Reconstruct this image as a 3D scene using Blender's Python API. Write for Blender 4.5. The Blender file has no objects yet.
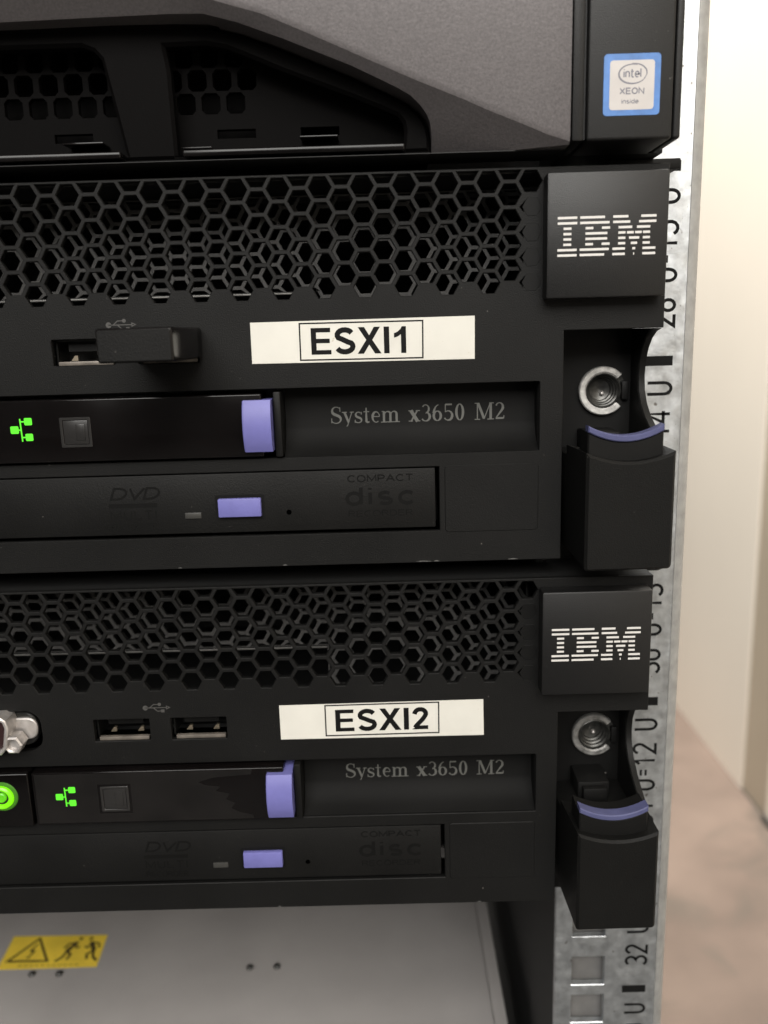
import bpy, bmesh, math, random
import numpy as np
from mathutils import Vector, Matrix
from mathutils.geometry import delaunay_2d_cdt

# ------------------------------------------------------------------ frame of reference
# All numbers below are millimetres: x along the rack front, y into the rack (0 = face of the
# two servers), z up from the top edge of the upper of the two.  The floor lies at z = -750.
S = 0.001
OFF = Vector((0.0, 0.0, 750.0))
scene = bpy.context.scene
col = scene.collection
rnd = random.Random(7)

# ------------------------------------------------------------------ camera
CAM = (0.706, -184.33, -32.09)
PITCH, YAW, ROLL = math.radians(12.197), math.radians(-0.396), math.radians(-1.686)
F_PX = 835.27
cd = bpy.data.cameras.new('camera'); cam = bpy.data.objects.new('camera', cd); col.objects.link(cam)
cp, sp, cy, sy = math.cos(PITCH), math.sin(PITCH), math.cos(YAW), math.sin(YAW)
fwd = Vector((sy*cp, cy*cp, -sp)); right = Vector((cy, -sy, 0)); upv = right.cross(fwd)
rr = right*math.cos(ROLL) + upv*math.sin(ROLL); uu = -right*math.sin(ROLL) + upv*math.cos(ROLL)
M = Matrix((rr, uu, -fwd)).transposed().to_4x4(); M.translation = (Vector(CAM)+OFF)*S
cam.matrix_world = M
cd.sensor_fit = 'AUTO'; cd.sensor_width = 36; cd.lens = F_PX/1024*36
cd.clip_start = 0.01; cd.clip_end = 50
cd.dof.use_dof = True; cd.dof.focus_distance = 0.186; cd.dof.aperture_fstop = 14.0
scene.camera = cam

# ------------------------------------------------------------------ light
w = bpy.data.worlds.new('World'); scene.world = w; w.use_nodes = True
bg = w.node_tree.nodes['Background']; bg.inputs[0].default_value = (1.0, 0.95, 0.89, 1); bg.inputs[1].default_value = 0.08
def area(name, loc, target, sx, sy_, power, color):
    l = bpy.data.lights.new(name, 'AREA'); l.shape = 'RECTANGLE'; l.size = sx*S; l.size_y = sy_*S
    l.energy = power; l.color = color
    o = bpy.data.objects.new(name, l); col.objects.link(o)
    o.location = (Vector(loc)+OFF)*S
    o.rotation_euler = (Vector(target)-Vector(loc)).to_track_quat('-Z', 'Y').to_euler()
    return o
area('ceiling_light', (150, -1450, 1000), (30, 0, -50), 2200, 1100, 76, (1.0, 0.975, 0.93))
area('wall_fill_light', (-150, 900, 1800), (537, 1100, 100), 900, 1600, 118, (1.0, 0.965, 0.90))  # unseen lamp added to brighten the side wall from above
scene.view_settings.view_transform = 'Standard'; scene.view_settings.look = 'None'
scene.view_settings.exposure = 0.0; scene.view_settings.gamma = 1.0
scene.view_settings.use_curve_mapping = False
scene.render.engine = 'CYCLES'
scene.cycles.max_bounces = 6; scene.cycles.use_denoising = True
scene.cycles.caustics_reflective = False; scene.cycles.caustics_refractive = False

# ------------------------------------------------------------------ materials
def mat(name, color, rough=0.5, metal=0.0, spec=0.5, bump=None, vary=None, specks=None, emit=None, coat=0.0, rvary=None):
    """bump=(scale per metre, strength); vary=(scale, amount); specks=(scale, threshold, colour)"""
    m = bpy.data.materials.new(name); m.use_nodes = True
    nt = m.node_tree; b = nt.nodes['Principled BSDF']
    b.inputs['Roughness'].default_value = rough; b.inputs['Metallic'].default_value = metal
    b.inputs['Specular IOR Level'].default_value = spec; b.inputs['Coat Weight'].default_value = coat
    c = (color[0], color[1], color[2], 1)
    b.inputs['Base Color'].default_value = c
    tc = nt.nodes.new('ShaderNodeTexCoord'); src = None
    def noise(sc, det=4, stretch=None):
        n = nt.nodes.new('ShaderNodeTexNoise'); n.inputs['Scale'].default_value = sc; n.inputs['Detail'].default_value = det
        if stretch:
            mp = nt.nodes.new('ShaderNodeMapping'); mp.inputs['Scale'].default_value = stretch
            nt.links.new(tc.outputs['Object'], mp.inputs[0]); nt.links.new(mp.outputs[0], n.inputs['Vector'])
        else: nt.links.new(tc.outputs['Object'], n.inputs['Vector'])
        return n
    if vary:
        n = noise(vary[0], 5, vary[2] if len(vary) > 2 else None)
        r = nt.nodes.new('ShaderNodeValToRGB'); a = vary[1]
        r.color_ramp.elements[0].position = 0.3; r.color_ramp.elements[1].position = 0.7
        r.color_ramp.elements[0].color = (c[0]*(1-a), c[1]*(1-a), c[2]*(1-a), 1)
        r.color_ramp.elements[1].color = (min(1, c[0]*(1+a)), min(1, c[1]*(1+a)), min(1, c[2]*(1+a)), 1)
        nt.links.new(n.outputs['Fac'], r.inputs[0]); src = r.outputs[0]
    if specks:
        for sc, th, scol in specks:
            n = noise(sc, 2); r = nt.nodes.new('ShaderNodeValToRGB')
            r.color_ramp.elements[0].position = th; r.color_ramp.elements[1].position = min(1, th+0.05)
            nt.links.new(n.outputs['Fac'], r.inputs[0])
            mx = nt.nodes.new('ShaderNodeMix'); mx.data_type = 'RGBA'
            nt.links.new(r.outputs[0], mx.inputs[0])
            if src: nt.links.new(src, mx.inputs[6])
            else: mx.inputs[6].default_value = c
            mx.inputs[7].default_value = (*scol, 1); src = mx.outputs[2]
    if src: nt.links.new(src, b.inputs['Base Color'])
    if rvary:
        n = noise(rvary[0], 4); mr = nt.nodes.new('ShaderNodeMapRange')
        mr.inputs['To Min'].default_value = rough-rvary[1]; mr.inputs['To Max'].default_value = rough+rvary[1]
        mr.inputs['From Min'].default_value = 0.3; mr.inputs['From Max'].default_value = 0.7
        nt.links.new(n.outputs['Fac'], mr.inputs[0]); nt.links.new(mr.outputs[0], b.inputs['Roughness'])
    if bump:
        n = noise(bump[0], 3); bp = nt.nodes.new('ShaderNodeBump'); bp.inputs['Strength'].default_value = bump[1]
        bp.inputs['Distance'].default_value = 0.0002
        nt.links.new(n.outputs['Fac'], bp.inputs['Height']); nt.links.new(bp.outputs[0], b.inputs['Normal'])
    if emit:
        b.inputs['Emission Color'].default_value = (*emit[0], 1); b.inputs['Emission Strength'].default_value = emit[1]
    return m

DUST = [(900, 0.765, (0.16, 0.15, 0.14))]
MT = {
 'face':   mat('black_textured_plastic', (0.0056, 0.0055, 0.0053), 0.56, spec=0.2, bump=(3500, 0.35), vary=(60, 0.18), specks=DUST, rvary=(40, 0.06)),
 'face2':  mat('black_smooth_plastic', (0.0055, 0.0054, 0.0052), 0.52, spec=0.18, bump=(5000, 0.12), vary=(45, 0.2), specks=DUST, rvary=(50, 0.06)),
 'badge':  mat('black_badge_plastic', (0.0062, 0.0060, 0.0060), 0.44, spec=0.42, bump=(4500, 0.25), vary=(40, 0.12), specks=DUST),
 'grip':   mat('black_grip_plastic', (0.0052, 0.0051, 0.0048), 0.55, spec=0.17, bump=(3500, 0.35), vary=(60, 0.2), specks=DUST),
 'plate':  mat('black_nameplate_plastic', (0.0058, 0.0057, 0.0055), 0.68, spec=0.13, bump=(5000, 0.12), vary=(45, 0.2)),
 'gloss':  mat('black_gloss_panel', (0.004, 0.0033, 0.0033), 0.16, spec=0.28, vary=(30, 0.4), rvary=(60, 0.07)),
 'deep':   mat('dark_interior_metal', (0.006, 0.006, 0.006), 0.6),
 'screen': mat('dark_screen_metal', (0.085, 0.083, 0.081), 0.4, spec=0.45, metal=0.0, vary=(90, 0.2)),
 'tray':   mat('bare_tray_steel', (0.22, 0.215, 0.205), 0.45, metal=0.7, vary=(120, 0.35)),
 'silver': mat('graphite_paint', (0.128, 0.117, 0.119), 0.45, metal=0.35, bump=(1800, 0.16), vary=(2200, 0.16)),
 'lip':    mat('shaded_vent_plastic', (0.0022, 0.0019, 0.0019), 0.7, spec=0.06, bump=(3000, 0.2)),  # vent plastic, the recess shade put into its near-black colour
 'galv':   mat('galvanised_steel', (0.64, 0.665, 0.69), 0.38, metal=0.99, bump=(700, 0.22), vary=(420, 0.2), rvary=(260, 0.1),
               specks=[(330, 0.70, (0.22, 0.21, 0.2)), (1500, 0.72, (0.25, 0.24, 0.22))]),
 'edge':   mat('shaded_bend_steel', (0.36, 0.36, 0.355), 0.45, metal=0.55, bump=(700, 0.2), vary=(300, 0.15)),  # rail's bend in a darker grey: its shaded band is put into the colour
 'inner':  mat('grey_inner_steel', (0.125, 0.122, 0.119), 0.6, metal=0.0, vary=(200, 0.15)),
 'thread': mat('worn_thread_steel', (0.075, 0.074, 0.07), 0.3, metal=0.7, vary=(900, 0.4)),
 'zinc2':  mat('darker_zinc', (0.26, 0.255, 0.245), 0.45, metal=0.5, vary=(500, 0.5), bump=(1500, 0.4)),  # darker zinc for the lower server's collar
 'zinc':   mat('zinc_plated_metal', (0.58, 0.57, 0.55), 0.5, metal=0.4, vary=(700, 0.3), bump=(1500, 0.4)),
 'bolt':   mat('dark_steel', (0.05, 0.05, 0.048), 0.3, metal=0.8),
 'nickel': mat('nickel_metal', (0.55, 0.52, 0.50), 0.42, metal=0.7, vary=(500, 0.2)),
 'indigo': mat('indigo_plastic', (0.15, 0.147, 0.39), 0.45, spec=0.35, bump=(4000, 0.1), vary=(300, 0.06)),
 'indigo2':mat('dull_indigo_plastic', (0.075, 0.08, 0.17), 0.5, spec=0.3, bump=(4000, 0.1), vary=(300, 0.12)),
 'label':  mat('label_tape', (0.635, 0.62, 0.568), 0.45, vary=(110, 0.05), bump=(300, 0.1), specks=[(700, 0.74, (0.5, 0.46, 0.38))]),
 'ink':    mat('black_ink', (0.006, 0.006, 0.006), 0.6, spec=0.12),
 'void':   mat('black_hole', (0.0004, 0.0004, 0.0004), 0.9, spec=0.0),
 'white':  mat('white_print', (0.62, 0.60, 0.58), 0.5),
 'grey':   mat('grey_print', (0.098, 0.098, 0.091), 0.5),
 'dim':    mat('faint_grey_print', (0.06, 0.058, 0.055), 0.6),
 'ghost':  mat('pressed_black_print', (0.0045, 0.0045, 0.0043), 0.62, spec=0.12),
 'ghost2': mat('pressed_grey_print', (0.020, 0.0195, 0.0185), 0.5),
 'green':  mat('lit_green_lens', (0.02, 0.2, 0.01), 0.4, emit=((0.13, 0.85, 0.03), 1.0)),
 'lime':   mat('lit_lime_lens', (0.05, 0.3, 0.01), 0.3, emit=((0.25, 0.9, 0.0), 0.9)),
 'lime2':  mat('dim_lime_lens', (0.05, 0.3, 0.01), 0.3, emit=((0.15, 0.55, 0.01), 0.55)),
 'halo':   mat('dim_green_ring', (0.03, 0.12, 0.01), 0.4, emit=((0.1, 0.4, 0.01), 0.22)),
 'film':   mat('clouded_film', (0.0068, 0.006, 0.0058), 0.42, spec=0.3, vary=(120, 0.25)),
 'scuff':  mat('bare_scratch', (0.09, 0.088, 0.085), 0.5, vary=(2000, 0.6)),
 'smoke':  mat('smoked_button', (0.019, 0.018, 0.0175), 0.3),
 'lens':   mat('grey_led_lens', (0.04, 0.039, 0.036), 0.4),
 'gold':   mat('contact_metal', (0.32, 0.27, 0.2), 0.4, metal=0.8),
 'tin':    mat('usb_shell_metal', (0.17, 0.15, 0.13), 0.45, metal=0.4, vary=(400, 0.25)),
 'maroon': mat('dark_red_insert', (0.022, 0.006, 0.006), 0.5),
 'blue':   mat('sticker_blue', (0.07, 0.19, 0.48), 0.4, vary=(300, 0.2)),
 'pale':   mat('sticker_silver', (0.50, 0.47, 0.455), 0.4, vary=(200, 0.06)),
 'slate':  mat('sticker_grey_ink', (0.17, 0.17, 0.20), 0.5),
 'yellow': mat('warning_yellow', (0.80, 0.58, 0.06), 0.5, vary=(90, 0.12), specks=[(500, 0.72, (0.45, 0.30, 0.04))]),
 'brown':  mat('warning_brown_ink', (0.05, 0.035, 0.012), 0.6),
 'lid':    mat('grey_lid_steel', (0.32, 0.302, 0.293), 0.42, metal=0.15, vary=(25, 0.10), bump=(900, 0.1)),
 'wall':   mat('cream_wall_paint', (0.80, 0.735, 0.645), 0.6, vary=(3, 0.03)),
 'unseen_floor': mat('dark_unseen_floor', (0.08, 0.079, 0.078), 0.85, vary=(300, 0.3)),  # unseen floor, made dark grey to darken the rail's reflection
 'jamb':   mat('beige_strip_paint', (0.44, 0.375, 0.29), 0.6, vary=(4, 0.05)),
 'seal':   mat('dark_floor_seal', (0.05, 0.045, 0.04), 0.7),
}
def floor_mat():
    m = mat('stained_pink_floor', (0.235, 0.178, 0.147), 0.55, vary=(9, 0.18))
    nt = m.node_tree; b = nt.nodes['Principled BSDF']; src = b.inputs['Base Color'].links[0].from_socket
    tc = next(n for n in nt.nodes if n.type == 'TEX_COORD')
    n = nt.nodes.new('ShaderNodeTexNoise'); n.inputs['Scale'].default_value = 7; n.inputs['Detail'].default_value = 4; n.inputs['Distortion'].default_value = 0.6
    nt.links.new(tc.outputs['Object'], n.inputs['Vector'])
    r = nt.nodes.new('ShaderNodeValToRGB'); r.color_ramp.elements[0].position = 0.52; r.color_ramp.elements[1].position = 0.66
    nt.links.new(n.outputs['Fac'], r.inputs[0])
    mx = nt.nodes.new('ShaderNodeMix'); mx.data_type = 'RGBA'
    nt.links.new(r.outputs[0], mx.inputs[0]); nt.links.new(src, mx.inputs[6]); mx.inputs[7].default_value = (0.15, 0.128, 0.107, 1)
    nt.links.new(mx.outputs[2], b.inputs['Base Color'])
    return m
MT['floor'] = floor_mat()

# ------------------------------------------------------------------ objects
def thing(name, label, cat, base, group=None, kind=None):
    o = bpy.data.objects.new(name, None); col.objects.link(o)
    o.empty_display_size = 0.02
    o['base'] = list(base); o.location = (Vector(base)+OFF)*S
    o['label'] = label; o['category'] = cat
    if group: o['group'] = group
    return o
def base_of(p):
    while p is not None:
        if 'base' in p: return Vector(p['base'])
        p = p.parent
    return Vector((0, 0, 0))

class MB:
    """collects geometry in mm, then links it as one mesh object"""
    def __init__(s): s.v = []; s.f = []
    def add(s, vs, fs):
        n = len(s.v); s.v += [tuple(v) for v in vs]; s.f += [tuple(i+n for i in f) for f in fs]; return s
    def box(s, x0, x1, y0, y1, z0, z1, c=0.0, seg=2, fn=None):
        if c <= 0:
            vs = [(x, y, z) for x in (x0, x1) for y in (y0, y1) for z in (z0, z1)]
            fs = [(0,1,3,2),(4,6,7,5),(0,4,5,1),(2,3,7,6),(0,2,6,4),(1,5,7,3)]
        else:
            bm = bmesh.new(); bmesh.ops.create_cube(bm, size=1)
            for v in bm.verts:
                v.co = (x0+(v.co.x+.5)*(x1-x0), y0+(v.co.y+.5)*(y1-y0), z0+(v.co.z+.5)*(z1-z0))
            bmesh.ops.bevel(bm, geom=list(bm.edges), offset=c, segments=seg, profile=0.5, affect='EDGES')
            bm.verts.index_update(); vs = [v.co.copy() for v in bm.verts]; fs = [[v.index for v in f.verts] for f in bm.faces]; bm.free()
        if fn: vs = [fn(*v) for v in vs]
        return s.add(vs, fs)
    def prism(s, loop, a, b, c=0.0, fn=None, cap_back=True):
        """loop of (u, w), front at depth a, back at depth b, front chamfer c; fn(u, depth, w) -> xyz"""
        fn = fn or (lambda u, d, w_: (u, d, w_))
        loop = ccw(loop); n = len(loop); sg = 1 if b > a else -1
        rings = []
        if c > 0:
            rings.append((inset(loop, c), a)); rings.append((loop, a+sg*c))
        else: rings.append((loop, a))
        rings.append((loop, b))
        vs = [fn(u, d, w_) for lp, d in rings for u, w_ in lp]; fs = []
        for r in range(len(rings)-1):
            for i in range(n):
                j = (i+1) % n; fs.append((r*n+i, r*n+j, (r+1)*n+j, (r+1)*n+i))
        tri = tess(rings[0][0]); fs += tri
        if cap_back: fs += [tuple(reversed([i+(len(rings)-1)*n for i in t])) for t in tri]
        return s.add(vs, fs)
    def plate(s, outer, holes, a, b, c=0.0, fn=None, back=True):
        fn = fn or (lambda u, d, w_: (u, d, w_))
        outer = ccw(outer); holes = [ccw(h) for h in holes]
        fo = inset(outer, c) if c > 0 else outer
        fh = [inset(h, -c) if c > 0 else h for h in holes]
        loops = [fo]+fh
        pts, tris = cdt(loops)
        s.add([fn(u, a, w_) for u, w_ in pts], tris)
        if back:
            p2, t2 = cdt([outer]+holes) if c > 0 else (pts, tris)
            s.add([fn(u, b, w_) for u, w_ in p2], [tuple(reversed(t)) for t in t2])
        for k, lp in enumerate([outer]+holes):
            n = len(lp); rings = [(loops[k], a)]
            if c > 0: rings.append((lp, a+c if b > a else a-c))
            rings.append((lp, b))
            vs = [fn(u, d, w_) for l2, d in rings for u, w_ in l2]; fs = []
            for r in range(len(rings)-1):
                for i in range(n):
                    j = (i+1) % n; q = (r*n+i, r*n+j, (r+1)*n+j, (r+1)*n+i)
                    fs.append(q if k else tuple(reversed(q)))
            s.add(vs, fs)
        return s
    def lathe(s, prof, cx, cz, n=24, a0=0, a1=360, close=True):
        """prof of (radius, y) turned about the y axis at (cx, cz)"""
        full = abs(a1-a0) >= 360; m = n if full else n+1
        vs = []; fs = []
        for i in range(m):
            t = math.radians(a0+(a1-a0)*i/n)
            for r, y in prof: vs.append((cx+r*math.cos(t), y, cz+r*math.sin(t)))
        k = len(prof)
        for i in range(n):
            j = (i+1) % m
            for q in range(k-1): fs.append((i*k+q, i*k+q+1, j*k+q+1, j*k+q))
        s.add(vs, fs)
        if not full and close:
            s.f.append(tuple(len(s.v)-m*k+q for q in range(k))); s.f.append(tuple(len(s.v)-k+q for q in reversed(range(k))))
        return s
    def ribbon(s, pts, wd, y, t=0.03, fn=None):
        """flat stroke of width wd (number or one per point) in the xz plane, front at depth y"""
        fn = fn or (lambda u, d, w_: (u, d, w_))
        P = [Vector((p[0], p[1])) for p in pts]; n = len(P)
        closed = n > 3 and (P[0]-P[-1]).length < 1e-6
        W = wd if isinstance(wd, (list, tuple)) else [wd]*n
        L = []; R_ = []
        for i in range(n):
            a = P[i-1] if i > 0 else (P[-2] if closed else None); b = P[i+1] if i < n-1 else (P[1] if closed else None)
            d0 = (P[i]-a).normalized() if a is not None else None; d1 = (b-P[i]).normalized() if b is not None else None
            if d0 is None: d0 = d1
            if d1 is None: d1 = d0
            n0 = Vector((-d0.y, d0.x)); n1 = Vector((-d1.y, d1.x)); m = n0+n1
            m = n0 if m.length < 1e-4 else m.normalized()
            k = min(2.2, 1/max(0.3, m.dot(n0)))
            L.append(P[i]+m*W[i]*.5*k); R_.append(P[i]-m*W[i]*.5*k)
        vs = []
        for i in range(n):
            for q in (L[i], R_[i]):
                vs.append(fn(q.x, y, q.y)); vs.append(fn(q.x, y+t, q.y))
        fs = []
        for i in range(n-1):
            a = i*4; b = a+4
            fs += [(a, a+2, b+2, b), (a, b, b+1, a+1), (a+2, a+3, b+3, b+2)]
        if not closed: fs += [(0, 1, 3, 2), (4*n-4, 4*n-2, 4*n-1, 4*n-3)]
        return s.add(vs, fs)
    def build(s, name, m, parent=None, smooth=None, label=None, kind=None):
        me = bpy.data.meshes.new(name); b = base_of(parent)
        me.from_pydata([((x-b.x)*S, (y-b.y)*S, (z-b.z)*S) for x, y, z in s.v], [], s.f)
        if parent is not None and smooth is None: smooth = 35
        me.materials.append(MT[m]); me.update()
        bm = bmesh.new(); bm.from_mesh(me); bmesh.ops.recalc_face_normals(bm, faces=bm.faces); bm.to_mesh(me); bm.free()
        if smooth:
            for p in me.polygons: p.use_smooth = True
            me.set_sharp_from_angle(angle=math.radians(smooth))
        o = bpy.data.objects.new(name, me); col.objects.link(o)
        if parent is not None: o.parent = parent
        else: o.location = OFF*S
        if label: o['label'] = label
        if kind: o['kind'] = kind
        return o

def area2(lp): return sum(lp[i][0]*lp[(i+1) % len(lp)][1]-lp[(i+1) % len(lp)][0]*lp[i][1] for i in range(len(lp)))
def ccw(lp): return list(lp) if area2(lp) > 0 else list(reversed(lp))
def inset(lp, c):
    n = len(lp); out = []
    for i in range(n):
        p0, p1, p2 = Vector(lp[i-1]), Vector(lp[i]), Vector(lp[(i+1) % n])
        d0 = (p1-p0).normalized(); d1 = (p2-p1).normalized()
        n0 = Vector((-d0.y, d0.x)); n1 = Vector((-d1.y, d1.x)); m = (n0+n1)
        m = n0 if m.length < 1e-5 else m.normalized()
        out.append(tuple(p1+m*c/max(0.4, m.dot(n0))))
    return out
def tess(lp):
    pts, tr = cdt([lp], keep=True); return tr
def inpoly(P, lp):
    x, y = P[:, 0], P[:, 1]; r = np.zeros(len(P), bool); n = len(lp)
    for i in range(n):
        x0, y0 = lp[i]; x1, y1 = lp[(i+1) % n]
        if y0 == y1: continue
        c = ((y0 > y) != (y1 > y)) & (x < (x1-x0)*(y-y0)/(y1-y0)+x0); r ^= c
    return r
def cdt(loops, keep=False):
    pts = []; edges = []
    for lp in loops:
        n0 = len(pts); pts += [Vector(p) for p in lp]; n = len(lp)
        edges += [(n0+i, n0+(i+1) % n) for i in range(n)]
    v, e, f, ov, oe, of = delaunay_2d_cdt(pts, edges, [], 0, 1e-7)
    C = np.array([[(v[t[0]].x+v[t[1]].x+v[t[2]].x)/3, (v[t[0]].y+v[t[1]].y+v[t[2]].y)/3] for t in f])
    ok = inpoly(C, [tuple(p) for p in loops[0]])
    for lp in loops[1:]:
        xs = [p[0] for p in lp]; ys = [p[1] for p in lp]
        idx = np.where((C[:, 0] > min(xs)) & (C[:, 0] < max(xs)) & (C[:, 1] > min(ys)) & (C[:, 1] < max(ys)) & ok)[0]
        if len(idx): ok[idx] &= ~inpoly(C[idx], lp)
    tr = [tuple(t) for t, k in zip(f, ok) if k]
    if keep:
        mp = {}
        for i, o in enumerate(ov):
            for q in o: mp.setdefault(i, q)
        tr = [tuple(mp.get(i, 0) for i in t) for t in tr]
    return [tuple(p) for p in v], tr
def arc(cx, cy_, rx, ry, a0, a1, n=10):
    return [(cx+rx*math.cos(math.radians(a0+(a1-a0)*i/n)), cy_+ry*math.sin(math.radians(a0+(a1-a0)*i/n))) for i in range(n+1)]
def rrect(x0, x1, z0, z1, r, n=4):
    return arc(x1-r, z1-r, r, r, 0, 90, n)+arc(x0+r, z1-r, r, r, 90, 180, n)+arc(x0+r, z0+r, r, r, 180, 270, n)+arc(x1-r, z0+r, r, r, 270, 360, n)
def hexa(cx, cz, R): return [(cx+R*math.cos(math.radians(60*k)), cz+R*math.sin(math.radians(60*k))) for k in range(6)]

# ------------------------------------------------------------------ stroke lettering
def glyphs():
    g = {}
    g['A'] = (.74, [[(0,0),(.37,1),(.74,0)], [(.14,.34),(.6,.34)]])
    g['C'] = (.7, [arc(.38,.5,.38,.5,48,312,14)])
    g['D'] = (.68, [[(0,0),(0,1),(.28,1)]+arc(.28,.5,.4,.5,80,-80,10)+[(.28,0),(0,0)]])
    g['E'] = (.6, [[(.6,1),(0,1),(0,0),(.62,0)], [(0,.52),(.55,.52)]])
    g['I'] = (.04, [[(.02,0),(.02,1)]])
    g['L'] = (.55, [[(0,1),(0,0),(.55,0)]])
    g['M'] = (.82, [[(0,0),(0,1),(.41,.15),(.82,1),(.82,0)]])
    g['N'] = (.7, [[(0,0),(0,1),(.7,0),(.7,1)]])
    g['O'] = (.76, [arc(.38,.5,.38,.5,0,360,18)])
    g['P'] = (.6, [[(0,0),(0,1),(.3,1)]+arc(.3,.74,.3,.26,80,-80,7)+[(.3,.48),(0,.48)]])
    g['R'] = (.66, [[(0,0),(0,1),(.34,1)]+arc(.34,.76,.28,.24,80,-80,7)+[(.34,.52),(0,.52)], [(.36,.52),(.66,0)]])
    g['S'] = (.62, [arc(.31,.745,.28,.255,30,250,9)[:-1]+arc(.31,.255,.3,.255,85,-150,10)])
    g['T'] = (.64, [[(0,1),(.64,1)], [(.32,1),(.32,0)]])
    g['U'] = (.62, [[(0,1)]+arc(.31,.31,.31,.31,180,360,10)+[(.62,1)]])
    g['V'] = (.72, [[(0,1),(.36,0),(.72,1)]])
    g['X'] = (.68, [[(0,1),(.68,0)], [(0,0),(.68,1)]])
    g['0'] = (.5, [[(.5,.68)]+arc(.25,.75,.25,.25,0,180,8)+arc(.25,.25,.25,.25,180,360,8)+[(.5,.68)]])
    g['1'] = (.32, [[(.02,.72),(.12,.8),(.24,1),(.24,0)]])
    g['2'] = (.52, [arc(.26,.74,.25,.26,165,-30,9)+[(.02,0),(.55,0)]])
    g['3'] = (.5, [arc(.23,.755,.24,.245,150,-80,9)+arc(.23,.26,.27,.26,80,-150,10)])
    g['4'] = (.54, [[(.42,0),(.42,1),(0,.28),(.56,.28)]])
    g['5'] = (.5, [[(.46,1),(.06,1),(.02,.55)]+arc(.23,.31,.27,.31,120,-150,10)])
    g['6'] = (.5, [[(.42,.96)]+arc(.36,.5,.34,.46,110,180,5)+arc(.25,.29,.25,.29,180,-180,14)])
    g['7'] = (.5, [[(0,1),(.5,1),(.16,0)]])
    g['8'] = (.5, [arc(.25,.755,.21,.245,-90,270,14), arc(.25,.26,.25,.26,90,450,14)])
    g['9'] = (.5, [arc(.25,.71,.25,.29,0,360,14), [(.5,.71)]+arc(.14,.5,.36,.48,0,-75,5)])
    g['='] = (.3, [[(0,.62),(.3,.62)], [(0,.38),(.3,.38)]])
    g['i'] = (.04, [[(.02,0),(.02,.68)], [(.02,.86),(.02,.96)]])
    g['n'] = (.42, [[(0,0),(0,.68)], [(0,.42)]+arc(.21,.46,.21,.22,180,0,8)+[(.42,0)]])
    g['t'] = (.34, [[(.12,.95),(.12,.12),(.2,0),(.34,0)], [(0,.68),(.32,.68)]])
    g['e'] = (.44, [[(.02,.34),(.44,.34)]+arc(.22,.34,.22,.34,0,310,14)])
    g['l'] = (.04, [[(.02,0),(.02,1)]])
    g['s'] = (.38, [arc(.19,.5,.17,.18,40,255,7)[:-1]+arc(.19,.17,.18,.17,80,-150,8)])
    g['d'] = (.44, [arc(.22,.34,.22,.34,0,360,14), [(.44,0),(.44,1)]])
    g['c'] = (.4, [arc(.23,.34,.23,.34,45,315,11)])
    return g
GL = glyphs()
def write(mb, text, x, z, h, wd, y, width=None, gap=.22, slant=0, fn=None):
    """text with its cap height h from (x, z) to the right; squeezed or stretched to width"""
    adv = sum(GL[c][0]+gap if c != ' ' else .35 for c in text)-gap
    sx = h if width is None else (width-wd)/adv
    px = 0; k = 0
    for c in text:
        if c == ' ': px += .35; continue
        wg, st = GL[c]
        for s_ in st:
            mb.ribbon([(x+wd/2+(px+u)*sx+slant*v*h, z+wd/2+v*(h-wd)) for u, v in s_], wd, y-0.004*(k % 5), fn=fn); k += 1
        px += wg+gap
    return mb

BOLD = {
 'E': (.93, [[(.10,0),(.863,0),(.863,.168),(.302,.168),(.302,.427),(.815,.427),(.815,.595),(.302,.595),(.302,.832),(.845,.832),(.845,1),(.10,1)]], []),
 'X': (.93, [[(.005,0),(.345,.518),(.035,1),(.275,1),(.463,.69),(.648,1),(.885,1),(.578,.512),(.92,0),(.672,0),(.458,.335),(.243,0)]], []),
 'I': (.39, [[(.09,0),(.298,0),(.298,1),(.09,1)]], []),
 '1': (.777, [[(.352,0),(.548,0),(.548,1),(.392,1),(.335,.90),(.235,.81),(.09,.745),(.09,.575),(.24,.625),(.352,.705)]], []),
 'S': (.93, [], [(arc(.46,.715,.285,.195,22,230,10)[:-1]+[(.36,.56),(.56,.46)]+arc(.455,.29,.305,.205,55,-160,11)[1:], .20)]),
 '2': (.777, [[(.05,0),(.69,0),(.69,.172),(.30,.172),(.05,.02)]], [([(.135,.70)]+arc(.375,.715,.225,.20,165,-25,9)+[(.47,.46),(.20,.16),(.165,.075)], .198)])}
def write_bold(mb, text, x, z, h, width, y, fn):
    adv = sum(BOLD[c][0] for c in text); sx = width/adv; px = 0; k = 0
    for c in text:
        wg, pol, st = BOLD[c]
        for p in pol: mb.prism([(x+(px+u)*sx, z+v*h) for u, v in p], y-.004*(k % 5), y+.02, fn=fn); k += 1
        for p, wd in st: mb.ribbon([(x+(px+u)*sx, z+v*h) for u, v in p], wd*h, y-.004*(k % 5), .02, fn=fn); k += 1
        px += wg
    return mb

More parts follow.
